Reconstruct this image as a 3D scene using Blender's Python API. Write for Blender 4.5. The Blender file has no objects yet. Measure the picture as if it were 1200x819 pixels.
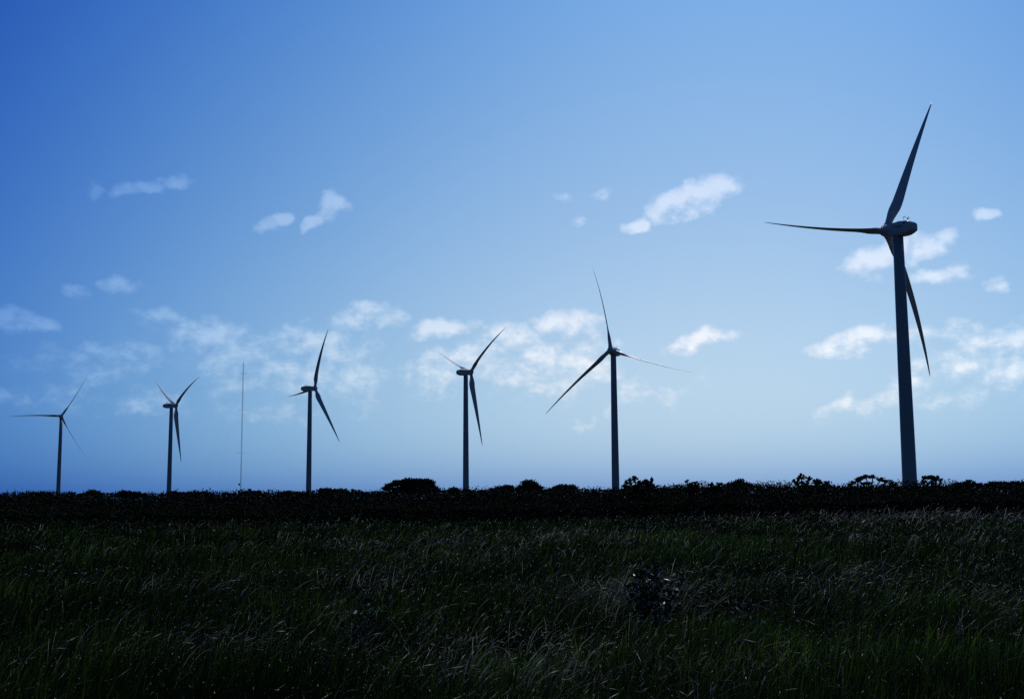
import bpy, math, random
import numpy as np
from mathutils import Matrix, Vector

SC = bpy.context.scene
COL = SC.collection
RAD = math.radians

# ------------------------------------------------------------------ camera
FPX, CX, CY = 1390.0, 600.0, 409.5
CAM_H, ROLL = 2.0, 0.0066
PITCH = math.atan((584 - 409.5) / FPX)
FWD = Vector((0, math.cos(PITCH), math.sin(PITCH)))
_r = Vector((1, 0, 0)); _u = _r.cross(FWD)
RT = math.cos(ROLL) * _r - math.sin(ROLL) * _u
UP = math.sin(ROLL) * _r + math.cos(ROLL) * _u
cd = bpy.data.cameras.new('camera')
cam = bpy.data.objects.new('camera', cd); COL.objects.link(cam)
cd.sensor_width = 36; cd.lens = FPX * 36 / 1200
cd.clip_start = 0.1; cd.clip_end = 60000
cam.matrix_world = Matrix(((RT.x, UP.x, -FWD.x, 0), (RT.y, UP.y, -FWD.y, 0),
                           (RT.z, UP.z, -FWD.z, CAM_H), (0, 0, 0, 1)))
SC.camera = cam

def ray(px, py):
    return (RT * (px - CX) / FPX - UP * (py - CY) / FPX + FWD).normalized()

def at(px, py, Y):
    """the world point at forward distance Y seen in direction (px, py) of the photograph"""
    d = ray(px, py); k = Y / d.y
    return Vector((d.x * k, Y, CAM_H + d.z * k))

def ground_at(px, py):
    d = ray(px, py); k = -CAM_H / d.z
    return Vector((d.x * k, d.y * k, 0))

# ------------------------------------------------------------------ world: sky and clouds
SUN_EL, SUN_AZ = RAD(48), RAD(16)
w = bpy.data.worlds.new('World'); SC.world = w; w.use_nodes = True
nt = w.node_tree; N = nt.nodes; L = nt.links
bg = N['Background']

def V(v):
    return v
def _set(sock, v):
    if isinstance(v, bpy.types.NodeSocket): L.new(v, sock)
    else: sock.default_value = v
def M(op, a, b=0.0, c=None, clamp=False):
    n = N.new('ShaderNodeMath'); n.operation = op; n.use_clamp = clamp
    _set(n.inputs[0], a); _set(n.inputs[1], b)
    if c is not None: _set(n.inputs[2], c)
    return n.outputs[0]
def VM(op, a, b=(0, 0, 0), out=0):
    n = N.new('ShaderNodeVectorMath'); n.operation = op
    _set(n.inputs[0], a); _set(n.inputs[1], b)
    return n.outputs[out]
def comb(x, y, z):
    n = N.new('ShaderNodeCombineXYZ'); _set(n.inputs[0], x); _set(n.inputs[1], y); _set(n.inputs[2], z)
    return n.outputs[0]
def smooth(x, a, b):
    n = N.new('ShaderNodeMapRange'); n.interpolation_type = 'SMOOTHSTEP'
    _set(n.inputs['Value'], x); n.inputs['From Min'].default_value = a; n.inputs['From Max'].default_value = b
    return n.outputs[0]

sky = N.new('ShaderNodeTexSky'); sky.sky_type = 'NISHITA'; sky.sun_disc = False
sky.sun_elevation = SUN_EL; sky.sun_rotation = SUN_AZ
tc = N.new('ShaderNodeTexCoord'); DIR = VM('NORMALIZE', tc.outputs['Generated'])
sep = N.new('ShaderNodeSeparateXYZ'); L.new(DIR, sep.inputs[0])
# air that is clearest and palest low over the turbines and deepens to saturated blue away from there
dotc = VM('DOT_PRODUCT', DIR, (0.157048, 0.987582, 0.004105), out=1)
sv = M('MINIMUM', M('SUBTRACT', 1.0, dotc), 0.30)
zc = M('MAXIMUM', sep.outputs[2], 0.0)
hz = M('EXPONENT', M('MULTIPLY', zc, -20.0))
sv2 = M('MULTIPLY', sv, sv); zl = M('MINIMUM', zc, 0.5)
deep = smooth(M('SUBTRACT', 1.0, dotc), 0.17, 0.75)      # unseen sky overhead and behind the camera, toned to tint light on towers and grass
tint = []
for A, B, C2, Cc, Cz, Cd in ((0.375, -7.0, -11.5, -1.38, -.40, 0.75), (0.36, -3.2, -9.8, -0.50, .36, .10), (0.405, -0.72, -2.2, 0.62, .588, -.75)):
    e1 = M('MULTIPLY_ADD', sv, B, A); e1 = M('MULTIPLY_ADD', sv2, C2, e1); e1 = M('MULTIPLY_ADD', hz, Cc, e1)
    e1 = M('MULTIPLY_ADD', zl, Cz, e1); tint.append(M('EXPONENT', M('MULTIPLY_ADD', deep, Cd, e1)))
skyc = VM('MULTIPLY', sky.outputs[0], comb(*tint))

# clouds: patches of the sky dome, each centred on its own bearing and height
az = M('ARCTAN2', sep.outputs[0], sep.outputs[1]); el = M('ARCSINE', sep.outputs[2])
P0 = comb(M('MULTIPLY', az, FPX), M('MULTIPLY', el, FPX), 0.0)
def noise(vec, scale, detail, rough=0.55, dim='3D'):
    n = N.new('ShaderNodeTexNoise'); n.noise_dimensions = dim
    L.new(vec, n.inputs['Vector']); n.inputs['Scale'].default_value = scale
    n.inputs['Detail'].default_value = detail; n.inputs['Roughness'].default_value = rough
    return n
# (photo x, photo y, half width, half height, turn in degrees, body)
STRONG = [(828,233,34,20,8,1.0),(787,243,30,17,25,1.0),(750,264,17,10,10,.85),(800,252,34,13,15,.9),
 (1035,303,42,18,8,.85),(1087,293,34,15,22,.85),(1098,325,38,11,0,.7),(1161,251,12,7,15,.30),(1168,333,8,8,0,.08),
 (387,243,20,12,35,.8),(368,260,20,9,50,.65),(325,263,18,9,25,.66),
 (168,222,32,8,8,.42),(208,214,24,7,10,.40),(108,222,9,11,70,.42),(88,340,15,8,10,.52),(140,333,20,9,0,.30),
 (430,373,40,12,3,.60),(516,384,38,12,8,.68),(822,400,38,11,10,.48),(1005,403,50,15,8,.42),
 (186,370,22,9,0,.22),(240,390,24,7,-25,.30),(268,402,20,6,-30,.25),(343,410,20,7,25,.25),(362,394,18,7,0,.28),(396,408,24,6,-35,.18),(538,410,14,7,0,.25),(690,384,14,9,0,.3),(1150,413,26,7,8,.25),(1192,396,14,9,0,.35),(662,378,38,17,0,.72),(20,378,34,12,-8,.50)]
FAINT = [(190,374,32,15,0,.9),(238,398,40,22,-20,.95),(272,418,60,30,-10,.95),(130,425,60,24,5,.65),(375,425,70,36,0,.95),
 (352,404,32,16,15,1.0),(412,440,40,28,-30,.9),(300,435,60,26,0,.8),(150,470,90,22,0,.35),(40,465,50,18,0,.4),(320,485,80,14,0,.4),
 (530,428,56,30,25,.95),(545,412,30,16,10,.9),(604,403,38,22,0,.9),(640,425,80,38,0,.85),(690,432,40,20,10,.9),(590,420,50,30,0,.8),
 (1145,420,60,26,10,.85),(1195,400,30,24,0,.8),(1185,440,50,24,0,.7),(1110,392,50,14,10,.55),(1050,460,55,18,15,.45),(1110,468,50,14,0,.35),
 (703,486,34,14,30,.32),(652,231,13,6,0,.22),(707,231,13,5,0,.22),
 (674,262,7,10,80,.22),(985,480,30,12,30,.5),(760,460,60,18,0,.12),(60,420,60,16,0,.35)]
BLOBS = [(a, b, c, d, e, .42 + .62 * f) for a, b, c, d, e, f in STRONG] + [(a, b, c, d, e, .22 + .50 * f) for a, b, c, d, e, f in FAINT]
def field(vec):
    acc = None
    for i, (px, py, rx, ry, rot, s) in enumerate(BLOBS):
        if i and i % 15 == 0:      # keeps the shader's stack short: the next patches wait for the ones before
            tiny = M('MULTIPLY', acc, 1e-5); vec = VM('ADD', vec, comb(tiny, tiny, 0.0))
        d = ray(px, py)
        u, v = math.atan2(d.x, d.y) * FPX, math.asin(d.z) * FPX
        mp = N.new('ShaderNodeMapping'); mp.vector_type = 'TEXTURE'
        mp.inputs['Location'].default_value = (u, v, 0)
        mp.inputs['Rotation'].default_value = (0, 0, RAD(rot) + ROLL)
        mp.inputs['Scale'].default_value = (rx * 1.35, ry * 1.45, 1)
        L.new(vec, mp.inputs[0])
        ln = VM('LENGTH', mp.outputs[0], out=1)
        val = M('MULTIPLY_ADD', M('MULTIPLY', ln, ln), -s, s)
        acc = val if acc is None else M('MAXIMUM', acc, val)
    return M('MAXIMUM', acc, -0.35)
def density(P):
    big = noise(P, 0.022, 3.0, 0.5); warp = VM('MULTIPLY', VM('SUBTRACT', big.outputs['Color'], (0.5, 0.5, 0.5)), (44, 32, 0))
    st = VM('MULTIPLY', P, (0.85, 1.15, 1.0))
    n1 = M('SUBTRACT', noise(st, 0.030, 9.0, 0.54).outputs['Fac'], 0.5)
    n2 = M('SUBTRACT', noise(VM('ADD', st, (91, 17, 3)), 0.10, 6.0, 0.62).outputs['Fac'], 0.5)
    return M('ADD', field(VM('ADD', P, warp)), M('ADD', M('MULTIPLY', n1, 1.55), M('MULTIPLY', n2, 0.55)))
f0 = density(P0)
t0 = M('MULTIPLY', f0, 1e-5)
f1 = density(VM('ADD', P0, comb(M('ADD', t0, -5.0), M('ADD', t0, 12.0), 0.0)))        # how much cloud stands above, towards the light
al = smooth(f0, 0.08, 0.88)
lit = M('MULTIPLY_ADD', M('SUBTRACT', f0, f1), 1.35, 0.50, clamp=True)
ala = M('MULTIPLY', al, lit)
gain = VM('ADD', VM('MULTIPLY', comb(ala, ala, ala), (0.98, 0.46, 0.20)), (1, 1, 1))
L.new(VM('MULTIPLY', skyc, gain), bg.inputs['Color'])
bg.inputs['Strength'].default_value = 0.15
w.cycles.sampling_method = 'MANUAL'; w.cycles.sample_map_resolution = 512

# ------------------------------------------------------------------ sun and exposure
sl = bpy.data.lights.new('sun', 'SUN'); sl.energy = 3.0; sl.angle = RAD(0.53); sl.color = (1.0, 0.96, 0.90)
so = bpy.data.objects.new('sun', sl); COL.objects.link(so)
sd = Vector((math.sin(SUN_AZ) * math.cos(SUN_EL), math.cos(SUN_AZ) * math.cos(SUN_EL), math.sin(SUN_EL)))
so.rotation_euler = sd.to_track_quat('Z', 'Y').to_euler(); so.location = (0, 0, 200)
SC.view_settings.view_transform = 'Standard'; SC.view_settings.look = 'None'
SC.view_settings.exposure = -1.5; SC.view_settings.gamma = 1.0
SC.cycles.use_denoising = False
SC.cycles.max_bounces = 5; SC.cycles.diffuse_bounces = 2; SC.cycles.glossy_bounces = 2
SC.cycles.transparent_max_bounces = 4

# ------------------------------------------------------------------ helpers
def tag(o, label=None, cat=None, group=None, kind=None):
    if label: o['label'] = label
    if cat: o['category'] = cat
    if group: o['group'] = group
    if kind: o['kind'] = kind
    return o
def link(o, parent=None):
    COL.objects.link(o)
    if parent is not None: o.parent = parent
    return o
def empty(name, loc):
    o = bpy.data.objects.new(name, None); link(o); o.location = loc; o.empty_display_size = 1
    return o
def mesh_obj(name, verts, faces, mat, parent=None, loc=(0, 0, 0), smooth_=True, var=None):
    """verts (n,3) array, faces (m,4) or (m,3) array or a list of lists"""
    me = bpy.data.meshes.new(name)
    if isinstance(faces, np.ndarray):
        verts = np.asarray(verts, np.float32); k = faces.shape[1]; m = len(faces)
        me.vertices.add(len(verts)); me.vertices.foreach_set('co', verts.ravel())
        me.loops.add(m * k); me.loops.foreach_set('vertex_index', faces.astype(np.int32).ravel())
        me.polygons.add(m)
        me.polygons.foreach_set('loop_start', np.arange(0, m * k, k, dtype=np.int32))
        me.polygons.foreach_set('loop_total', np.full(m, k, np.int32))
        me.update(calc_edges=True)
    else:
        me.from_pydata([tuple(v) for v in verts], [], faces); me.update()
    me.polygons.foreach_set('use_smooth', np.full(len(me.polygons), smooth_, bool))
    if var is not None:
        a = me.attributes.new('var', 'FLOAT', 'POINT'); a.data.foreach_set('value', np.asarray(var, np.float32))
    for mm in (mat if isinstance(mat, (list, tuple)) else [mat]): me.materials.append(mm)
    me.validate()
    o = bpy.data.objects.new(name, me); link(o, parent); o.location = loc
    return o

def new_mat(name, rough=0.6, spec=0.4):
    m = bpy.data.materials.new(name); m.use_nodes = True
    b = m.node_tree.nodes['Principled BSDF']
    b.inputs['Roughness'].default_value = rough
    b.inputs['Specular IOR Level'].default_value = spec
    return m, b, m.node_tree.nodes, m.node_tree.links
def ramp_mat(name, stops, src, rough=0.6, spec=0.4, scale=1.0, detail=4.0, bump=0.0):
    m, b, n, l = new_mat(name, rough, spec)
    cr = n.new('ShaderNodeValToRGB'); els = cr.color_ramp.elements
    els[0].position, els[0].color = stops[0][0], (*stops[0][1], 1)
    els[1].position, els[1].color = stops[-1][0], (*stops[-1][1], 1)
    for p_, c_ in stops[1:-1]:
        e = els.new(p_); e.color = (*c_, 1)
    if src == 'var':
        a = n.new('ShaderNodeAttribute'); a.attribute_name = 'var'; l.new(a.outputs['Fac'], cr.inputs[0])
    else:
        t = n.new('ShaderNodeTexCoord'); x = n.new('ShaderNodeTexNoise')
        x.inputs['Scale'].default_value = scale; x.inputs['Detail'].default_value = detail
        l.new(t.outputs['Object'], x.inputs['Vector']); l.new(x.outputs['Fac'], cr.inputs[0])
        if bump:
            bp = n.new('ShaderNodeBump'); bp.inputs['Strength'].default_value = bump
            l.new(x.outputs['Fac'], bp.inputs['Height']); l.new(bp.outputs[0], b.inputs['Normal'])
    l.new(cr.outputs[0], b.inputs['Base Color'])
    return m

MAT = {}
MAT['paint'] = ramp_mat('grey_turbine_paint', [(.3, (.33, .34, .36)), (.7, (.40, .41, .43))], 'noise', .42, .5, .35, 5)
MAT['shell'] = ramp_mat('pale_nacelle_shell', [(.3, (.58, .59, .60)), (.7, (.66, .67, .68))], 'noise', .35, .5, .4, 5)
MAT['blade'] = ramp_mat('pale_blade_gelcoat', [(.3, (.55, .56, .58)), (.7, (.62, .63, .64))], 'noise', .30, .5, .5, 4)
MAT['dark_metal'] = ramp_mat('dark_metal', [(.3, (.05, .05, .055)), (.7, (.09, .09, .10))], 'noise', .5, .5, 3)
MAT['steel'] = ramp_mat('galvanised_steel', [(.3, (.16, .16, .17)), (.7, (.25, .25, .26))], 'noise', .45, .5, 2)
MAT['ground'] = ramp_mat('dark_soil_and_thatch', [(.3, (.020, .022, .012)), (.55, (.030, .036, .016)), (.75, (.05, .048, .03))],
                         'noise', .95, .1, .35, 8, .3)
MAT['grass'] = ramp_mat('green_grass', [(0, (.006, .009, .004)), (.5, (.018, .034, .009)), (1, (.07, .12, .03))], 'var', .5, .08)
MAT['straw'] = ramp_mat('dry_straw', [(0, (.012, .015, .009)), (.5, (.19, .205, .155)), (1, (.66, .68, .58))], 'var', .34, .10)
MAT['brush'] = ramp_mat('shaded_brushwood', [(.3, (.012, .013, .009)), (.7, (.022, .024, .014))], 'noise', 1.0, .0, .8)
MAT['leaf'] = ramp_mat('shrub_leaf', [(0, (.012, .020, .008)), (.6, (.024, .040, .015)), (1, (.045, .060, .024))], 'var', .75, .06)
MAT['glossleaf'] = ramp_mat('glossy_leaf_painted_highlights', [(0, (.018, .020, .005)), (.6, (.045, .05, .015)), (1, (.46, .46, .26))], 'var', .34, .22)  # pale end of the ramp paints highlights onto some of the leaves
def translucent(m, fac, stops):
    n, l = m.node_tree.nodes, m.node_tree.links
    b = n['Principled BSDF']; out = n['Material Output']
    t = n.new('ShaderNodeBsdfTranslucent'); mx = n.new('ShaderNodeMixShader'); mx.inputs[0].default_value = fac
    cr = n.new('ShaderNodeValToRGB'); a = n.new('ShaderNodeAttribute'); a.attribute_name = 'var'
    cr.color_ramp.elements[0].color = (*stops[0], 1); cr.color_ramp.elements[1].color = (*stops[1], 1)
    l.new(a.outputs['Fac'], cr.inputs[0]); l.new(cr.outputs[0], t.inputs[0])
    l.new(b.outputs[0], mx.inputs[1]); l.new(t.outputs[0], mx.inputs[2]); l.new(mx.outputs[0], out.inputs['Surface'])
translucent(MAT['straw'], .55, ((.002, .004, .001), (.66, .70, .55)))
translucent(MAT['grass'], .32, ((.003, .008, .001), (.36, .74, .09)))
MAT['bark'] = ramp_mat('bark', [(.3, (.05, .042, .034)), (.7, (.10, .085, .07))], 'noise', .85, .2, 6, 6, .4)

def tube(pts, radii, n=8):
    """verts and quads of a tube through pts"""
    V_, F_ = [], []
    for i, p in enumerate(pts):
        p = Vector(p)
        t = (Vector(pts[min(i + 1, len(pts) - 1)]) - Vector(pts[max(i - 1, 0)])).normalized()
        a = t.cross(Vector((0.3, 1, 0.1))).normalized(); b = t.cross(a)
        for j in range(n):
            an = 2 * math.pi * j / n
            V_.append(p + (a * math.cos(an) + b * math.sin(an)) * radii[i])
    for i in range(len(pts) - 1):
        for j in range(n):
            F_.append([i * n + j, i * n + (j + 1) % n, (i + 1) * n + (j + 1) % n, (i + 1) * n + j])
    F_.append(list(range(n))[::-1]); F_.append([(len(pts) - 1) * n + j for j in range(n)])
    return V_, F_
class MB:
    def __init__(s): s.v = []; s.f = []
    def add(s, V_, F_):
        k = len(s.v); s.v += [Vector(v) for v in V_]; s.f += [[i + k for i in f] for f in F_]; return s
    def tube(s, pts, radii, n=8): return s.add(*tube(pts, radii, n))
    def build(s, name, mat, parent=None, loc=(0, 0, 0), smooth_=True):
        return mesh_obj(name, s.v, s.f, mat, parent, loc, smooth_)
def loft(rings, cap=True):
    n = len(rings[0]); V_ = [v for r in rings for v in r]; F_ = []
    for i in range(len(rings) - 1):
        for j in range(n):
            F_.append([i * n + j, i * n + (j + 1) % n, (i + 1) * n + (j + 1) % n, (i + 1) * n + j])
    if cap:
        F_.append(list(range(n))[::-1]); F_.append([(len(rings) - 1) * n + j for j in range(n)])
    return V_, F_

# ------------------------------------------------------------------ ground
rng = np.random.default_rng(11); random.seed(5)
def ground_h(x, y):
    return 0.05 * np.sin(x * .31 + 1.3) * np.cos(y * .27) + 0.04 * np.sin(x * .11 - y * .17)
def build_ground():
    rad = np.concatenate([[0.0], np.geomspace(2, 260, 70), np.geomspace(320, 40000, 22)])
    seg = 160; an = np.linspace(0, 2 * np.pi, seg, endpoint=False)
    xs = (rad[:, None] * np.cos(an)).ravel(); ys = (rad[:, None] * np.sin(an)).ravel()
    fade = np.clip(1 - np.hypot(xs, ys) / 260, 0, 1)
    vs = np.stack([xs, ys, ground_h(xs, ys) * fade], 1)
    i = np.arange(len(rad) - 1)[:, None] * seg; j = np.arange(seg)[None]; j2 = (j + 1) % seg
    fs = np.stack([i + j, i + seg + j, i + seg + j2, i + j2], -1).reshape(-1, 4)
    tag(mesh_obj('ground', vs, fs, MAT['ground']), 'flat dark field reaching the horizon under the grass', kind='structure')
build_ground()

# ------------------------------------------------------------------ wind turbines (metres)
BL, BEND, PITCHB, OVER, TILT, SAG = 46.65, 4.626, -1.045, 3.939, 0.104, 0.808
# x, y, yaw, rotor angle, hub height, length of nacelle behind the tower, label
TURB = [
 (108.45, 326.21, -2.5358, 0.3846, 76.10, 5.6, 'largest and nearest grey wind turbine at the right, its nacelle pointing right of the tower'),
 (52.15, 606.12, -0.4261, -0.1360, 76.66, 7.0, 'second wind turbine from the right, blades spread like an upside down Y'),
 (-29.71, 754.94, 2.2286, 0.9034, 82.17, 6.6, 'third wind turbine from the right, two blades in a V, one hanging'),
 (-146.35, 855.48, 2.2493, 0.3934, 81.81, 6.9, 'wind turbine between the thin mast and the flat topped tree, one blade nearly upright'),
 (-284.37, 987.33, 2.2955, 1.0002, 80.49, 7.2, 'small wind turbine just left of the thin lattice mast, blades like a Y'),
 (-425.95, 1118.70, 0.3579, 0.5851, 81.28, 7.0, 'farthest and leftmost wind turbine, one blade stretched level to the left'),
]
def turbine(x, y, yaw, azr, HH, rear, label):
    root = empty('wind_turbine', (x, y, 0))
    tag(root, label, 'wind turbine', 'wind turbines in a row behind the thicket')
    a = Vector((math.sin(yaw) * math.cos(TILT), -math.cos(yaw) * math.cos(TILT), math.sin(TILT)))
    hs = 1 if math.cos(yaw) > 0 else -1
    h0 = Vector((math.cos(yaw), math.sin(yaw), 0)); wv = h0.cross(a)
    if wv.z < 0: wv = -wv
    h = h0 * hs
    # tower
    mb = MB(); n = 56
    zs = [0, .3, HH * .26, HH * .26 + .01, HH * .52, HH * .52 + .01, HH * .78, HH * .78 + .01, HH - 2.0]
    rr = lambda z: 2.0 - (2.0 - 1.42) * (z / (HH - 2.0)) ** 1.1
    mb.add(*loft([[Vector((rr(z) * math.cos(2 * math.pi * j / n), rr(z) * math.sin(2 * math.pi * j / n), z)) for j in range(n)] for z in zs]))
    tw = mb.build('tower', MAT['paint'], root)
    for f in (.26, .52, .78):
        mb = MB()
        z = HH * f; r_ = rr(z)
        mb.add(*loft([[Vector((q * math.cos(2 * math.pi * j / n), q * math.sin(2 * math.pi * j / n), z + dz)) for j in range(n)]
                      for q, dz in ((r_ - .1, -.07), (r_ + .035, -.07), (r_ + .035, .07), (r_ - .1, .07))], cap=False))
        mb.build('section_flange', MAT['paint'], tw)
    # nacelle: local frame  X = a (towards the rotor, level), Y = h0, Z up
    ah = Vector((math.sin(yaw), -math.cos(yaw), 0)); zz = Vector((0, 0, 1))
    cen = Vector((0, 0, HH))
    T_ = lambda X, Y_, Z: ah * (X * math.cos(TILT * .5)) + h0 * Y_ + zz * (Z + X * math.sin(TILT * .5))
    R_ = rear
    sect = [(2.45, 1.15, -1.1, 1.35), (2.2, 1.6, -1.75, 1.65), (.6, 1.75, -1.95, 1.85), (-R_ * .35, 1.8, -2.0, 1.98),
            (-R_ * .62, 1.75, -1.85, 1.95), (-R_ * .82, 1.65, -1.45, 1.75), (-R_ * .97, 1.5, -1.0, 1.25), (-R_, 1.25, -.7, 1.0)]
    rings = []
    for (X, hw, zb, zt) in sect:
        cb, ct = .45 * hw / 1.7, .55 * hw / 1.7
        pr = [(-hw, zb + cb), (-hw + cb * .35, zb + cb * .35), (-hw + cb, zb), (hw - cb, zb), (hw - cb * .35, zb + cb * .35), (hw, zb + cb),
              (hw, zt - ct), (hw - ct * .35, zt - ct * .35), (hw - ct, zt), (-hw + ct, zt), (-hw + ct * .35, zt - ct * .35), (-hw, zt - ct)]
        rings.append([T_(X, Y_, Z) for Y_, Z in pr])
    nac = MB().add(*loft(rings)).build('nacelle', MAT['shell'], root, cen, smooth_=True)
    nac.data.polygons.foreach_set('use_smooth', np.zeros(len(nac.data.polygons), bool))
    def nbox(name, X0, X1, Y0, Y1, Z0, Z1, mat, par):
        q = [T_(X, Y_, Z) for X in (X0, X1) for Y_ in (Y0, Y1) for Z in (Z0, Z1)]
        return MB().add(q, [[0, 1, 3, 2], [4, 6, 7, 5], [0, 4, 5, 1], [2, 3, 7, 6], [0, 2, 6, 4], [1, 5, 7, 3]]).build(name, mat, par, (0, 0, 0), False)
    for sgn in (-1, 1):   # dark louvre strip low on each flank and a small dark hatch near the rear
        nbox('side_louvre', -R_ * .50, -R_ * .06, sgn * 1.70, sgn * 1.83, .30, .55, MAT['dark_metal'], nac)
        nbox('rear_hatch', -R_ * .66, -R_ * .57, sgn * 1.62, sgn * 1.80, 1.0, 1.4, MAT['dark_metal'], nac)
    for X_, Y_, hh in ((.50, -.8, 3.2), (.50, .8, 3.2), (.62, 0, 2.7)):
        mb = MB(); mb.tube([T_(-R_ * X_, Y_, 1.8), T_(-R_ * X_, Y_, hh)], [.06, .05], 6)
        mb.tube([T_(-R_ * X_ - .45, Y_, hh - .15), T_(-R_ * X_ + .45, Y_, hh - .15)], [.05, .05], 6)
        mb.tube([T_(-R_ * X_ - .45, Y_, hh - .2), T_(-R_ * X_ - .45, Y_, hh + .2)], [.09, .06], 6)
        mb.build('wind_sensor', MAT['dark_metal'], nac)
    nbox('roof_hatch', -R_ * .34, -R_ * .08, -.9, .9, 1.85, 2.12, MAT['paint'], nac)
    # hub with rounded nose
    hub_c = cen + a * OVER
    prof = [(-1.75, 1.35), (-1.6, 1.6), (-.9, 1.72), (0, 1.74), (.7, 1.62), (1.3, 1.3), (1.75, .85), (1.98, .38), (2.04, .05)]
    rings = [[a * z + (wv * math.cos(t) + h * math.sin(t)) * r_ for t in [2 * math.pi * j / 36 for j in range(36)]] for z, r_ in prof]
    hub = MB().add(*loft(rings)).build('hub', MAT['shell'], root, hub_c)
    for j in range(3):
        th = azr + j * 2 * math.pi / 3
        rad = math.cos(th) * wv + math.sin(th) * h
        tan = (-math.sin(th) * wv + math.cos(th) * h) * hs
        # collar where the blade enters the hub
        st = [0.9, 1.5, 2.0, 2.02, 3.2, 4.3, 5.6, 7.0, 8.2, 10, 12.5, 16, 20, 24, 28, 32, 36, 39, 42, 44, 45.2, 45.9, BL]
        rings = []
        for r_ in st:
            q = r_ / BL
            if r_ < 3: ch, tk = 2.0, 1.0
            else:
                k = min(1, (r_ - 2.6) / 5.0); k = k * k * (3 - 2 * k)
                full = (3.55 if HH > 80 else 3.15) * (1 - max(0, (r_ - 7.6)) / (BL - 7.6)) ** .95 + .30
                ch = 2.0 + (full - 2.0) * k; tk = 1 + (.24 - 1) * min(1, (r_ - 3) / 9) ** .6
            if q > .97: ch *= max(.22, 1 - ((q - .97) / .03) ** 2 * .75)
            if r_ == 2.0: pass
            if r_ in (.9, 1.5, 2.0): ch = 2.25
            be = -1.42 + RAD(9) * max(0, 1 - q * 1.3) ** 2
            cdir = a * math.sin(-be) + tan * math.cos(be)       # towards the leading edge
            ndir = a * math.cos(be) + tan * math.sin(be)
            ctr = rad * r_ + (a * math.cos(PITCHB) + tan * math.sin(PITCHB)) * BEND * q * q - Vector((0, 0, SAG * q * q))
            kk = 0 if r_ < 3 else min(1, (r_ - 3) / 6.5)
            ring = []
            for i in range(28):
                t = 2 * math.pi * i / 28
                cx_ = math.cos(t)
                xx = cx_ * .5 - .2 * kk * (1 - 0)            # leading edge +, trailing edge far behind the axis
                thick = .5 * math.sin(t)
                if kk > 0:   # thin the trailing half
                    thick *= (1 - kk) + kk * (0.25 + 0.75 * ((cx_ + 1) / 2) ** .7)
                ring.append(ctr + cdir * xx * ch + ndir * thick * ch * tk)
            rings.append(ring)
        MB().add(*loft(rings)).build('blade', MAT['blade'], root, hub_c)
for t in TURB: turbine(*t)

# ------------------------------------------------------------------ guyed lattice mast
def mast():
    D = 674.0; base = at(281.6, 590, D); base.z = 0
    top = at(283.4, 427, D).z
    root = empty('lattice_mast', base)
    tag(root, 'very thin tall guyed lattice mast standing alone between two wind turbines', 'mast')
    mb = MB(); R_ = .30
    leg = [Vector((R_ * math.cos(a), R_ * math.sin(a), 0)) for a in (0.4, 0.4 + 2.094, 0.4 + 4.189)]
    for p in leg: mb.tube([p, p + Vector((0, 0, top))], [.045, .045], 5)
    z = 0; k = 0
    while z < top - 1:
        for i in range(3):
            p, q = leg[i], leg[(i + 1) % 3]
            if k % 2: p, q = q, p
            mb.tube([p + Vector((0, 0, z)), q + Vector((0, 0, z + 1))], [.03, .03], 4)
        z += 1; k += 1
    mb.build('lattice_shaft', MAT['steel'], root)
    for zz, ln in ((top * .93, 1.6), (top * .67, 1.9), (top * .36, 1.9), (top - 1.0, 1.0)):
        MB().tube([(-ln, 0, zz), (ln, 0, zz)], [.035, .035], 5).tube([(-ln, 0, zz), (-ln, 0, zz + .6)], [.06, .06], 5) \
            .tube([(ln, 0, zz), (ln, 0, zz + .6)], [.06, .06], 5).build('sensor_boom', MAT['dark_metal'], root)
    MB().tube([(0, 0, top), (0, 0, top + 1.2)], [.16, .12], 8).build('top_lamp', MAT['dark_metal'], root)
    MB().tube([(-.9, 0, top * .13), (-.9, 0, top * .13 + 1.3)], [.45, .45], 8).tube([(-.9, 0, top * .13 + .6), (.3, 0, top * .13 + .6)], [.07, .07], 5) \
        .build('equipment_box', MAT['steel'], root)
    mb = MB()
    for a in (0.4, 2.494, 4.589):
        for f, r_ in ((.95, 42), (.7, 42), (.45, 24), (.22, 24)):
            MB().tube([(.3 * math.cos(a), .3 * math.sin(a), top * f), (r_ * math.cos(a), r_ * math.sin(a), 0)], [.008, .008], 3).build('guy_wire', MAT['steel'], root)
mast()

# ------------------------------------------------------------------ leaves and blades of grass
def leaf_quads(P, size, rng, flat=0.0, up=None, aspect=.5):
    """one pointed leaf (a rhombus with a small fold) at every point of P"""
    n = len(P); size = np.broadcast_to(size, n)[:, None]
    d = rng.normal(size=(n, 3)); d[:, 2] *= (1 - flat)
    if up is not None: d[:, 2] = np.abs(d[:, 2]) + up
    d /= np.linalg.norm(d, axis=1)[:, None]
    s = np.cross(d, rng.normal(size=(n, 3))); s /= np.linalg.norm(s, axis=1)[:, None]
    nn = np.cross(d, s)
    V_ = np.stack([P - d * size * .5, P + s * size * .5 * aspect + nn * size * .06, P + d * size * .5, P - s * size * .5 * aspect + nn * size * .06], 1).reshape(-1, 3)
    F_ = np.arange(4 * n).reshape(n, 4)
    var = np.repeat(rng.random(n), 4)
    return V_, F_, var

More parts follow.
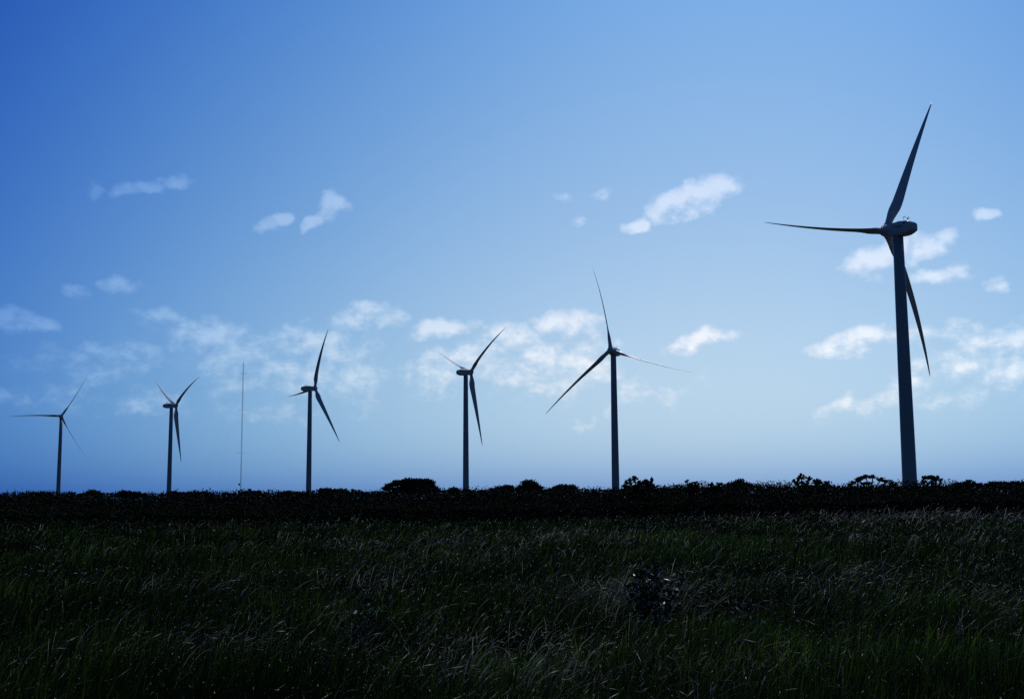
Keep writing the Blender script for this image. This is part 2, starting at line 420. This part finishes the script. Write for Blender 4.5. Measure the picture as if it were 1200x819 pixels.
def vnoise(x, y, seed, sc):
    """smooth value noise"""
    r_ = np.random.default_rng(seed).random((64, 64)); x = x / sc; y = y / sc
    xi, yi = np.floor(x).astype(int), np.floor(y).astype(int); fx, fy = x - xi, y - yi
    fx = fx * fx * (3 - 2 * fx); fy = fy * fy * (3 - 2 * fy)
    g = lambda a, b: r_[a % 64, b % 64]
    return (g(xi, yi) * (1 - fx) + g(xi + 1, yi) * fx) * (1 - fy) + (g(xi, yi + 1) * (1 - fx) + g(xi + 1, yi + 1) * fx) * fy

# thicket: a long belt of bushes grown into one another
def belt_front(x): return 90 - .06 * x + 9 * (vnoise(x, x * 0 + 3, 3, 13.) - .5)
def belt_top(x, y):
    skyl = CAM_H + (.0081 + .0044 * np.clip(x / y, -.6, .6)) * y      # the belt grows taller towards the right
    return skyl * (1 - .0) + .85 * (vnoise(x, y, 7, 6.5) - .66) + .55 * (vnoise(x, y, 9, 1.9) - .5) + .35 * (vnoise(x, y, 8, 15.) - .5)
def thicket():
    n = 330000
    x = rng.uniform(-115, 105, n); dep = rng.random(n) ** 1.3 * 15
    y = belt_front(x) + dep
    H = belt_top(x, y) * np.clip(.62 + dep * .22, 0, 1)
    u = rng.random(n)
    z = H * (1 - np.where(dep > 2.5, u * .38, u ** 1.3 * .95))
    P = np.stack([x, y, z], 1) + rng.normal(size=(n, 3)) * .10
    # brush straggling out into the field in front of the belt
    k = 110000; x = rng.uniform(-100, 90, k); back = rng.random(k) * 26; y = belt_front(x) - back
    hh = (2.2 - back * .05) * np.clip((vnoise(x, y, 61, 4.5) + .5 * vnoise(x, y, 62, 1.6) - .54 - back * .012) * 2.6, 0, 1)
    keep = hh > .35; x, y, hh = x[keep], y[keep], hh[keep]
    P = np.concatenate([P, np.stack([x, y, hh * (1 - rng.random(len(x)) ** 1.4 * .9)], 1) + rng.normal(size=(len(x), 3)) * .06])
    n = len(P)
    V_, F_, var = leaf_quads(P, rng.uniform(.08, .24, n), rng)
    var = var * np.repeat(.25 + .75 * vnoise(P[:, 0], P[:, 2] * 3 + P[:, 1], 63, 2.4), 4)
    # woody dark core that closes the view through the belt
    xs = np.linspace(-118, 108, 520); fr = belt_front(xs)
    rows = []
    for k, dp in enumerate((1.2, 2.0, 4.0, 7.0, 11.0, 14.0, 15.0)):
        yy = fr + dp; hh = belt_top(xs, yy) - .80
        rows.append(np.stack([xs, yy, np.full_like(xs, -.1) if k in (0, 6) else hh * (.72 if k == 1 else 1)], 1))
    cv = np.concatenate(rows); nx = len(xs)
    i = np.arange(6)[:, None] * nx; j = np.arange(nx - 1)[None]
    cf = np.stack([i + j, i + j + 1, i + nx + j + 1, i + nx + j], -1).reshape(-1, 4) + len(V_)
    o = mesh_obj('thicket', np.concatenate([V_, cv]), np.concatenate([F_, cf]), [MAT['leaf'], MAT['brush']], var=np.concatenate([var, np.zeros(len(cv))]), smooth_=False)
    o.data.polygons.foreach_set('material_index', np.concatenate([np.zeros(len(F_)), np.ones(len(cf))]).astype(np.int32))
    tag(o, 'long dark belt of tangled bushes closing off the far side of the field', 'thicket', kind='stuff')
thicket()

def far_wood():
    n = 60000
    x = rng.uniform(-420, 380, n); y = rng.uniform(250, 330, n)
    H = CAM_H + (.0062 + .0050 * np.clip(x / y, -.6, .6)) * y + 1.2 * (vnoise(x, y, 21, 14.) - .55) + .9 * (vnoise(x, y, 22, 5.) - .5)
    z = H * (1 - rng.random(n) ** 2 * .7)
    V_, F_, var = leaf_quads(np.stack([x, y, z], 1), rng.uniform(.35, .8, n), rng, aspect=.8)
    tag(mesh_obj('distant_wood', V_, F_, MAT['leaf'], var=var, smooth_=False),
        'low line of far bush seen over the top of the dark thicket', 'woodland', kind='stuff')
far_wood()

# ------------------------------------------------------------------ single trees and shrubs that break the skyline
def crown_tree(kind, px, top, wpx, D, label, cat, lobes, leaf=.22, dens=1.0, flat=1.0, group='trees and shrubs standing out of the thicket', seed=0, open_=False):
    """kind: name. lobes: list of (u, v, ru, rv) in photo pixels relative to (px, top), building the crown's uneven outline"""
    r_ = np.random.default_rng(1000 + seed); k = D / FPX
    c = at(px, top, D); base = Vector((c.x, D, 0)); root = empty(kind, base)
    tag(root, label, cat, group)
    topz = c.z
    Ps = []; ends = []
    for (u, v, ru, rv) in lobes:
        cx_, cz = u * k, topz - v * k
        a_, b_ = ru * k, rv * k
        dy = a_ * .9
        nn = int(dens * 5200 * (a_ * b_ + a_ * a_ * .5) / (leaf ** 2 * 100) ) + 30
        q = r_.normal(size=(nn, 3)); q /= np.linalg.norm(q, axis=1)[:, None]
        q *= (r_.random(nn) ** (.5 if open_ else .3333))[:, None]
        # break the ball up: pull the points to twig ends
        m = max(6, nn // 14); tw = q[:m]
        idx = r_.integers(0, m, nn); q = tw[idx] + r_.normal(size=(nn, 3)) * (.13 if open_ else .20)
        yo = r_.uniform(-.3, .3) * a_
        Ps.append(np.stack([cx_ + q[:, 0] * a_, yo + q[:, 1] * dy, cz + q[:, 2] * b_], 1))
        ends += [(cx_ + t[0] * a_, yo + t[1] * dy, cz + t[2] * b_, cx_, yo, cz - b_ * .5) for t in tw[:: max(1, m // 26)]]
    P = np.concatenate(Ps)
    V_, F_, var = leaf_quads(P, r_.uniform(.7, 1.3, len(P)) * leaf, r_, aspect=.55)
    mesh_obj('crown', V_, F_, MAT['leaf'], root, var=var, smooth_=False)
    mb = MB(); tr = .035 * topz
    fork = topz * (.45 if open_ else .5); 
    mb.tube([(0, 0, -.1), (.05 * topz * r_.uniform(-1, 1), 0, fork * .5), (.06 * topz * r_.uniform(-1, 1), .05, fork)], [tr * 1.3, tr, tr * .8], 8)
    fk = mb.v[-8].copy(); fk = Vector((0, 0, fork))
    lim = {}
    for e in ends:
        key = (round(e[3], 3), round(e[5], 3))
        if key not in lim:
            lim[key] = 1
            p1 = Vector((e[3], e[4], e[5]))
            mid = fk.lerp(p1, .5) + Vector((0, 0, .12 * (p1 - fk).length))
            mb.tube([fk - Vector((0, 0, .2)), mid, p1], [tr * .7, tr * .5, tr * .35], 6)
        p1 = Vector((e[3], e[4], e[5])); p2 = Vector(e[:3])
        mb.tube([p1, p1.lerp(p2, .5) + Vector((0, 0, .04 * (p2 - p1).length)), p2], [tr * .3, tr * .18, tr * .07], 4)
    mb.build('trunk', MAT['bark'], root)
    return root

TREES = [
 ('flat_topped_tree', 482, 560, 60, 210, 'large dark flat topped tree, the biggest crown on the skyline', 'tree',
   [(-13, 5.5, 9, 3.0), (-3, 4, 8, 3.6), (6, 4.2, 12, 3.0), (18, 5, 8, 3.8), (21, 9, 7, 5.5), (-21, 7.5, 8, 2.0), (-5, 7, 9, 3), (-27, 12, 7, 3), (0, 10, 10, 5), (10, 12, 17, 6), (-9, 14, 12, 4), (25, 14, 8, 4)], .30, 1.5, False),
 ('round_tree', 620, 563, 26, 170, 'small round dark tree left of the second turbine from the right', 'tree',
   [(0, 6, 9, 6), (-7, 10, 8, 5), (7, 9, 7, 5)], .30, 1.4, False),
 ('low_tree', 661, 567, 30, 190, 'low dome shaped bush on the skyline between round tree and turbine tower', 'tree',
   [(-5, 5, 10, 4.5), (6, 5, 9, 4)], .34, 1.4, False),
 ('low_tree', 590, 569, 30, 190, 'low dome shaped bush on the skyline just left of the round tree', 'tree',
   [(-5, 5, 10, 4.5), (6, 4, 8, 4)], .34, 1.4, False),
 ('leafy_shrub', 748, 558, 40, 96, 'tall shrub with separate leafy shoots right of a turbine tower foot', 'shrub',
   [(-10, 6, 6, 4), (-4, 3, 3.5, 4), (-13, 12, 6, 6), (2, 8, 7, 4), (10, 8, 7, 4), (16, 4, 3, 4), (12, 14, 9, 6), (-2, 15, 12, 7), (18, 12, 4, 3)], .17, .62, True),
 ('leafy_shrub', 809, 560, 18, 92, 'two leafy shoots with clear sky between them above the thicket', 'shrub',
   [(-4, 3, 3, 3), (5, 5, 3, 3), (0, 8, 4, 3), (8, 9, 4, 2.5), (0, 14, 10, 4)], .17, .55, True),
 ('leafy_shrub', 838, 563, 18, 92, 'short leafy shoots on the skyline, left of the dense dome shaped bush', 'shrub',
   [(-5, 4, 3.5, 4), (4, 4, 4, 3), (-1, 10, 9, 4)], .17, .6, True),
 ('dome_bush', 866, 562, 26, 120, 'dense dome shaped bush above the thicket between the two right turbines', 'shrub',
   [(0, 5, 10, 5), (9, 7, 6, 4), (-7, 9, 7, 4)], .22, 1.2, False),
 ('twiggy_shrub', 941, 555, 28, 100, 'tall airy shrub with twigs open to the sky, left of the largest turbine', 'shrub',
   [(-2, 4, 6, 4), (6, 5, 4, 4), (-8, 9, 5, 5), (2, 12, 8, 5), (9, 13, 4, 4)], .20, .50, True),
 ('twiggy_shrub', 962, 560, 22, 100, 'lower leafy shrub touching the right side of the airy twiggy shrub', 'shrub',
   [(-3, 4, 6, 3.5), (5, 7, 5, 4), (0, 10, 9, 4)], .20, .75, True),
 ('umbrella_tree', 1020, 556, 56, 118, 'wide arched tree with sky showing through, left of the largest turbine tower', 'tree',
   [(-19, 8, 5, 2.6), (-13, 5, 6, 3), (-5, 2.5, 6, 2.6), (3, 2.5, 7, 2.6), (11, 5.5, 6, 2.6), (19, 7.5, 6, 2.4), (26, 10.5, 5, 2), (-24, 11, 5, 2.5), (-6, 10, 9, 2)], .19, .62, True),
 ('umbrella_tree', 1091, 556, 28, 118, 'small flat topped see through tree right of the largest turbine tower', 'tree',
   [(-8, 3.5, 5, 3), (0, 3, 6, 2.6), (7, 4.5, 6, 3), (-9, 8.5, 4, 2.6), (11, 8, 4, 2.5), (1, 9, 6, 2)], .19, .75, True),
 ('leafy_shrub', 1136, 561, 24, 110, 'low leafy shrub on the skyline, rightmost of those near the largest turbine', 'shrub',
   [(0, 4, 6, 3), (-12, 6, 8, 3), (9, 7, 6, 3)], .2, .9, True),
 ('low_tree', 1180, 564, 40, 150, 'long low bush on the skyline at the right edge of the view', 'tree',
   [(-10, 4, 14, 3.5), (10, 3.5, 12, 3.5)], .30, 1.3, False),
 ('round_bush', 392, 572, 34, 170, 'low wide bush on the skyline right of the turbine with the upright blade', 'shrub',
   [(-8, 4, 11, 4), (8, 5, 10, 4)], .3, 1.4, False),
 ('round_bush', 343, 575, 30, 170, 'low wide bush on the skyline left of the turbine with the upright blade', 'shrub',
   [(-6, 4, 10, 3.5), (7, 5, 9, 3.5)], .3, 1.4, False),
 ('twiggy_shrub', 415, 571, 14, 120, 'thin twiggy shrub sticking up left of the large flat topped tree', 'shrub',
   [(-2, 3, 3, 2.5), (4, 5, 4, 2.5), (0, 8, 6, 3)], .2, .5, True),
 ('round_bush', 532, 571, 16, 180, 'small dark round bush just left of a turbine tower foot', 'shrub',
   [(0, 4, 7, 4)], .3, 1.3, False),
 ('round_bush', 150, 575, 30, 170, 'dark round bush between the two leftmost turbines', 'shrub',
   [(-4, 4, 9, 4), (7, 5, 8, 4)], .3, 1.4, False),
 ('distant_tree', 109, 574, 26, 420, 'far hazy rounded tree between the two leftmost turbines', 'tree',
   [(0, 4, 9, 3.5), (-8, 6, 7, 3), (8, 6, 7, 3)], .7, 1.5, False),
 ('distant_tree', 206, 575, 24, 420, 'far tree low beside the foot of the turbine left of the mast', 'tree',
   [(-2, 4, 7, 3.5), (8, 5, 7, 3)], .7, 1.5, False),
 ('twiggy_shrub', 84, 574, 16, 130, 'scraggly shrub right of the leftmost turbine tower foot', 'shrub',
   [(0, 3, 3.5, 2.5), (-7, 5, 4, 2), (4, 6, 5, 3)], .2, .55, True),
 ('round_bush', 46, 576, 34, 160, 'dark wide bush left of the leftmost turbine tower foot', 'shrub',
   [(-6, 4, 9, 3.5), (6, 4, 9, 4)], .28, 1.4, False),
 ('twiggy_shrub', 169, 576, 12, 130, 'small open twiggy shrub just left of the turbine that is left of the mast', 'shrub',
   [(0, 3, 3, 2.5), (3, 6, 4, 2.5)], .2, .5, True),
 ('leafy_shrub', 292, 573, 30, 130, 'leafy shrub on the skyline at the foot of the thin mast', 'shrub',
   [(-8, 4, 6, 3), (2, 3, 6, 3), (10, 5, 6, 3)], .22, .9, True),
 ('round_bush', 232, 575, 30, 160, 'dark bush between the thin mast and the turbine to its left', 'shrub',
   [(-5, 4, 9, 3.5), (7, 5, 8, 3.5)], .28, 1.3, False),
]
for i, (kind, px, top, wd, D, lab, cat, lobes, leaf, dens, op) in enumerate(TREES):
    crown_tree(kind, px, top, wd, D, lab, cat, lobes, leaf, dens, 1.0, seed=i, open_=op)

# ------------------------------------------------------------------ grass
def strips(bx, by, bz, h, wdt, lean, ldir, curl, yawf, segs):
    """curved tapered blades.  lean = horizontal reach / height, ldir = lean bearing, yawf = facing"""
    n = len(bx); ts = np.linspace(0, 1, segs + 1)
    V_ = np.zeros((n, segs + 1, 2, 3), np.float32)
    sx, sy = np.cos(yawf), np.sin(yawf)
    for i, t in enumerate(ts):
        reach = h * lean * (t ** (1 + curl))
        zz = bz + h * (t - .45 * lean * t ** 3 * np.clip(curl, 0, 2))
        cx_, cy_ = bx + np.cos(ldir) * reach, by + np.sin(ldir) * reach
        hw = wdt * .5 * (1 - t ** 2 * .85)
        for s, k in ((-1, 0), (1, 1)):
            V_[:, i, k, 0] = cx_ + s * hw * sx; V_[:, i, k, 1] = cy_ + s * hw * sy; V_[:, i, k, 2] = zz
    base = (np.arange(n) * (segs + 1) * 2)[:, None, None]
    i = np.arange(segs)[None, :, None] * 2
    F_ = base + i + np.array([0, 1, 3, 2])[None, None]
    return V_.reshape(-1, 3), F_.reshape(-1, 4)

def scatter(n, r0, r1, half=.62, power=1.0):
    """points in a fan ahead of the camera, denser near it"""
    u = rng.random(n)
    r_ = r0 * (r1 / r0) ** (u ** power)
    a = rng.uniform(-half, half, n)
    return r_ * np.sin(a) * 1.0, r_ * np.cos(a)

# dry, silvery patches where the photograph has them: photo x, photo y, radius x, radius y (m), strength
PATCH = [(705, 735, 1.5, 1.7, 1.5), (640, 725, 1.5, 1.5, .6), (945, 728, .9, .9, .9), (1010, 705, 2.2, 3.0, .6), (1130, 730, 1.6, 1.8, .6), (1060, 650, 4, 7, .7),
         (650, 640, 5, 10, .6), (380, 655, 3, 5, .55), (230, 715, 2.0, 2.2, .45), (425, 712, 1.1, 2.2, .6), (560, 665, 3, 5, .4), (235, 800, 1.3, .8, .8),
         (860, 715, 1.4, 1.5, .5), (1050, 615, 16, 26, .9), (720, 612, 14, 24, .6), (1180, 700, 1.5, 3, .4), (340, 620, 8, 20, .35), (790, 705, 1.0, 1.2, .6)]
PG = [(*ground_at(a, b).xy, c, d, e) for a, b, c, d, e in PATCH]
def dryness(x, y):
    v = .30 * np.clip(vnoise(x, y, 41, 3.1) * 1.6 - .75, 0, 1) + .35 * np.clip(vnoise(x, y, 42, 9.) * 1.8 - 1.0, 0, 1)
    for (cx_, cy_, a, b, s) in PG:
        v = np.maximum(v, s * np.exp(-((x - cx_) / a) ** 2 - ((y - cy_) / b) ** 2))
    return v

GREEN = [(*ground_at(a, b).xy, c, d) for a, b, c, d in ((880, 795, 2.6, 2.4), (560, 800, 2.6, 2.0), (380, 790, 1.6, 1.4), (1150, 800, 2., 2.), (660, 660, 9, 9), (780, 640, 9, 9))]
def greens(x, y):      # fresher, greener growth in a few places
    v = .42 + .45 * vnoise(x, y, 81, 2.7)
    for (cx_, cy_, a, b) in GREEN: v = np.maximum(v, 1.3 * np.exp(-((x - cx_) / a) ** 2 - ((y - cy_) / b) ** 2))
    return v
def grass():
    Vs, Fs, vr = [], [], []; off = 0
    for (n, r0, r1, seg) in ((170000, 7.0, 26, 3), (130000, 26, 118, 2)):
        tx, ty = scatter(n // 5, r0, r1)
        # five blades a tuft
        x = np.repeat(tx, 5) + rng.normal(size=len(tx) * 5) * .07 * (1 if r0 < 20 else 2)
        y = np.repeat(ty, 5) + rng.normal(size=len(tx) * 5) * .07 * (1 if r0 < 20 else 2)
        keep = y < belt_front(x) + 1; x, y = x[keep], y[keep]; m = len(x)
        dist = np.hypot(x, y)
        hh = (.30 + .38 * vnoise(x, y, 31, 2.3) + .22 * vnoise(x, y, 32, .8)) * rng.uniform(.55, 1.15, m)
        ld = rng.normal(.15, .9, m)
        V_, F_ = strips(x, y, ground_h(x, y), hh, np.maximum(.011, dist * .0009) * rng.uniform(.6, 1.4, m), rng.uniform(.05, .55, m), ld,
                        rng.uniform(.4, 1.3, m), rng.uniform(0, np.pi, m), seg)
        Vs.append(V_); Fs.append(F_ + off); off += len(V_)
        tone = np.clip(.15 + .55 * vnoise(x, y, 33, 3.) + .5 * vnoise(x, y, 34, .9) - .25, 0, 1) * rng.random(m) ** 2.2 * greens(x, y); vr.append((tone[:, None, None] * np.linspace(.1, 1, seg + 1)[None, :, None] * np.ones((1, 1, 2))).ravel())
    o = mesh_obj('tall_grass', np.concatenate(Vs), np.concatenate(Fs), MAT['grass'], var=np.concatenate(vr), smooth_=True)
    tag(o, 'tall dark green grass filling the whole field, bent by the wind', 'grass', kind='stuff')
grass()

def dry_grass():
    Vs, Fs, vr = [], [], []; off = 0
    for (n, r0, r1, seg) in ((420000, 7.5, 30, 4), (300000, 30, 120, 3)):
        x, y = scatter(n, r0, r1)
        dr = dryness(x, y)
        keep = (rng.random(n) < .03 + dr * .19) & (y < belt_front(x) + .5); x, y, dr = x[keep], y[keep], dr[keep]; m = len(x)
        dist = np.hypot(x, y)
        hh = rng.uniform(.30, .72, m) * (1 + .35 * dr) * (1 + .75 * dr * np.clip((dist - 45) / 30, 0, 1))
        lean = rng.gamma(2.2, .19, m) + .45 * vnoise(x, y, 71, 1.3); ld = (vnoise(x, y, 72, 2.) - .45) * 3.0 + rng.normal(.0, .8, m)
        utone = rng.random(m) ** 3.6
        wd = np.maximum(.0024, dist * .00025) * rng.uniform(.6, 1.3, m) * (1 + 2.6 * utone)
        gz = ground_h(x, y)
        V_, F_ = strips(x, y, gz, hh, wd, lean, ld, rng.uniform(.5, 1.6, m), rng.normal(0, .6, m), seg)
        Vs.append(V_); Fs.append(F_ + off); off += len(V_)
        tone = np.clip(utone * (.3 + 1.1 * vnoise(x, y, 74, 1.1) + .8 * dr), 0, 1); vr.append((tone[:, None, None] * (np.linspace(0, 1, seg + 1) ** 2)[None, :, None] * np.ones((1, 1, 2))).ravel())  # dark foot to bright tip: short glints put into the stalk colour
        # feathery head lying over at the tip of some stalks
        pick = rng.random(m) < .30; top = V_.reshape(m, seg + 1, 2, 3)[:, -1].mean(1)[pick]; k = len(top)
        prev = V_.reshape(m, seg + 1, 2, 3)[:, -2].mean(1)[pick]
        d = top - prev; d /= np.linalg.norm(d, axis=1)[:, None] + 1e-6
        d[:, 2] -= .25
        ln = rng.uniform(.06, .16, k)[:, None]; w_ = (np.maximum(.009, dist[pick] * .0005) * rng.uniform(.6, 1.1, k))[:, None]
        side = np.cross(d, rng.normal(size=(k, 3))); side /= np.linalg.norm(side, axis=1)[:, None]
        H_ = np.stack([top - d * .02, top + d * ln * .45 + side * w_ * .5, top + d * ln, top + d * ln * .45 - side * w_ * .5], 1).reshape(-1, 3)
        Vs.append(H_); Fs.append(np.arange(4 * k).reshape(k, 4) + off); off += len(H_)
        vr.append(np.repeat(np.clip(tone[pick] + .3, 0, 1), 4))
    # single tall arching stalks that stand clear of the rest
    n = 5200; x, y = scatter(n, 8.5, 60, power=.8); dr = dryness(x, y); keep = rng.random(n) < .12 + dr; x, y = x[keep], y[keep]; m = len(x)
    dist = np.hypot(x, y); ln_ = rng.uniform(.35, .95, m)
    V_, F_ = strips(x, y, ground_h(x, y), rng.uniform(.75, 1.15, m), np.maximum(.005, dist * .00038), ln_, rng.normal(.05, .5, m), rng.uniform(1.0, 2.0, m), rng.normal(0, .5, m), 7)
    Vs.append(V_); Fs.append(F_ + off); off += len(V_); vr.append((rng.uniform(.5, 1, m)[:, None, None] * (np.linspace(0, 1, 8) ** 1.2)[None, :, None] * np.ones((1, 1, 2))).ravel())  # glints painted here too, colour brightening towards the tips
    # loose seeds and broken bits of leaf caught in the tops of the grass
    for (n, r0, r1) in ((120000, 7.5, 30), (40000, 30, 110)):
        x, y = scatter(n, r0, r1); dr = dryness(x, y); cl = vnoise(x, y, 51, .7) * vnoise(x, y, 52, 2.6)
        keep = (rng.random(n) < .012 + cl * .40 + dr * .42) & (y < belt_front(x)); x, y = x[keep], y[keep]
        P = np.stack([x, y, rng.uniform(.25, .75, len(x))], 1); dist = np.hypot(x, y)
        V_, F_, v_ = leaf_quads(P, np.maximum(.012, dist * .0009) * rng.uniform(.5, 2.2, len(x)), rng, up=.6, aspect=.34)
        Vs.append(V_); Fs.append(F_ + off); off += len(V_); vr.append(v_ ** 1.6)
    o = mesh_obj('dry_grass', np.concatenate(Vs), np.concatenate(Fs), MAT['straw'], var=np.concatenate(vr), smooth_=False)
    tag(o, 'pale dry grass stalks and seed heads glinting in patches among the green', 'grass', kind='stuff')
dry_grass()

# ------------------------------------------------------------------ single plants in the field
def field_shrub(px, base_y, h, halfw, label, nst=9, leaf=.085, nleaf=26, seed=0, lean=.1):
    r_ = random.Random(seed); nr = np.random.default_rng(seed)
    g = ground_at(px, base_y); root = empty('field_shrub', (g.x, g.y, 0))
    tag(root, label, 'shrub')
    mb = MB(); P = []
    for s in range(nst):
        a = r_.uniform(0, 6.28); q = math.sqrt(r_.random()) * halfw; hh = h * r_.uniform(.6, 1)
        p0 = Vector((0.05 * math.cos(a), 0.05 * math.sin(a), -.02)); p3 = Vector((q * math.cos(a) + lean * hh, q * math.sin(a), hh))
        p1 = p0.lerp(p3, .35) + Vector((0, 0, hh * .12)); p2 = p0.lerp(p3, .7) + Vector((0, 0, hh * .08))
        mb.tube([p0, p1, p2, p3], [.010, .008, .005, .002], 5)
        for k in range(nleaf):
            t = r_.uniform(.25, 1.0); b = (p0.lerp(p1, t * 3) if t < .33 else p1.lerp(p2, (t - .33) * 3) if t < .66 else p2.lerp(p3, min(1, (t - .66) * 3)))
            P.append(tuple(b + Vector((r_.gauss(0, .05), r_.gauss(0, .05), r_.gauss(0, .03)))))
    mb.build('stem', MAT['bark'], root)
    V_, F_, var = leaf_quads(np.array(P), nr.uniform(.7, 1.3, len(P)) * leaf, nr, up=.2, aspect=.5)
    mesh_obj('foliage', V_, F_, MAT['glossleaf'], root, var=var, smooth_=False)
field_shrub(768, 760, 1.18, .44, 'leafy dark shrub in the foreground grass with light catching its upper leaves', 18, .085, 44, 3, .05)
field_shrub(422, 792, 1.10, .16, 'slender dark weed with glinting top leaves in the left centre of the foreground', 4, .08, 16, 8, .08)
field_shrub(985, 752, .62, .14, 'small dark round leaved weed beside the pale dry stalks at the right', 7, .09, 12, 12, .0)
field_shrub(872, 768, .72, .28, 'low dark weed in the grass between the foreground shrub and the dry stalks', 7, .07, 18, 15, .1)

def dry_stalk(px, base_y, h, label, tw, seed):
    r_ = random.Random(seed); g = ground_at(px, base_y); root = empty('dry_stalk', (g.x, g.y, 0))
    tag(root, label, 'dry stalk', 'bare dry stalks in the foreground')
    k = g.y / FPX
    mb = MB()
    # tw: list of (dx, dz) photo-pixel chains from the base
    for ch in tw:
        pts = [Vector((dx * k, r_.uniform(-.03, .03), dz * k)) for dx, dz in ch]
        n_ = len(pts); mb.tube(pts, [.013 * (1 - .75 * i / (n_ - 1)) if ch is tw[0] else .008 * (1 - .7 * i / (n_ - 1)) for i in range(n_)], 5)
    mb.build('stem', MAT['straw_wood'], root)
MAT['straw_wood'] = ramp_mat('bleached_stem', [(.3, (.55, .50, .36)), (.7, (.72, .66, .48))], 'noise', .5, .15, 12)
dry_stalk(1049, 742, .8, 'tallest bare forked dry stalk, standing right of centre in the foreground grass', [
   [(0, 0), (-3, 22), (-5, 40), (-9, 60), (-11, 74), (-12, 92)], [(-11, 74), (-8, 82), (-5, 88)], [(-9, 60), (-14, 66), (-20, 62), (-26, 50)], [(-5, 40), (1, 46), (6, 44)], [(-3, 22), (3, 30), (9, 36)],
   [(-9, 60), (-3, 62), (2, 60)]], 1)
dry_stalk(970, 745, .8, 'slim leaning dry stalk left of the small round leaved weed', [
   [(0, 0), (-2, 25), (-5, 45), (-10, 68)], [(-2, 25), (4, 34), (3, 42)], [(-2, 25), (-6, 32), (-12, 34)]], 2)
dry_stalk(1122, 772, .8, 'branched dry stalk in the right foreground with twigs spreading to the right', [
   [(0, 0), (2, 25), (6, 42), (10, 56)], [(2, 25), (12, 36), (22, 44)], [(2, 14), (12, 18), (22, 22)], [(6, 42), (4, 50)]], 3)
dry_stalk(1132, 705, .8, 'short thin dry stalk standing highest up the slope at the right', [[(0, 0), (-1, 18), (-4, 34), (-4, 46)], [(-1, 18), (3, 26)]], 4)
dry_stalk(945, 752, .8, 'cluster of short broken dry stalks low in the grass at the right', [
   [(0, 0), (3, 18), (6, 30)], [(-4, 0), (-6, 14), (-9, 28)], [(4, 0), (8, 14), (14, 20)], [(-8, 0), (-14, 12), (-20, 16)], [(0, 0), (-2, 20), (-2, 33)]], 5)
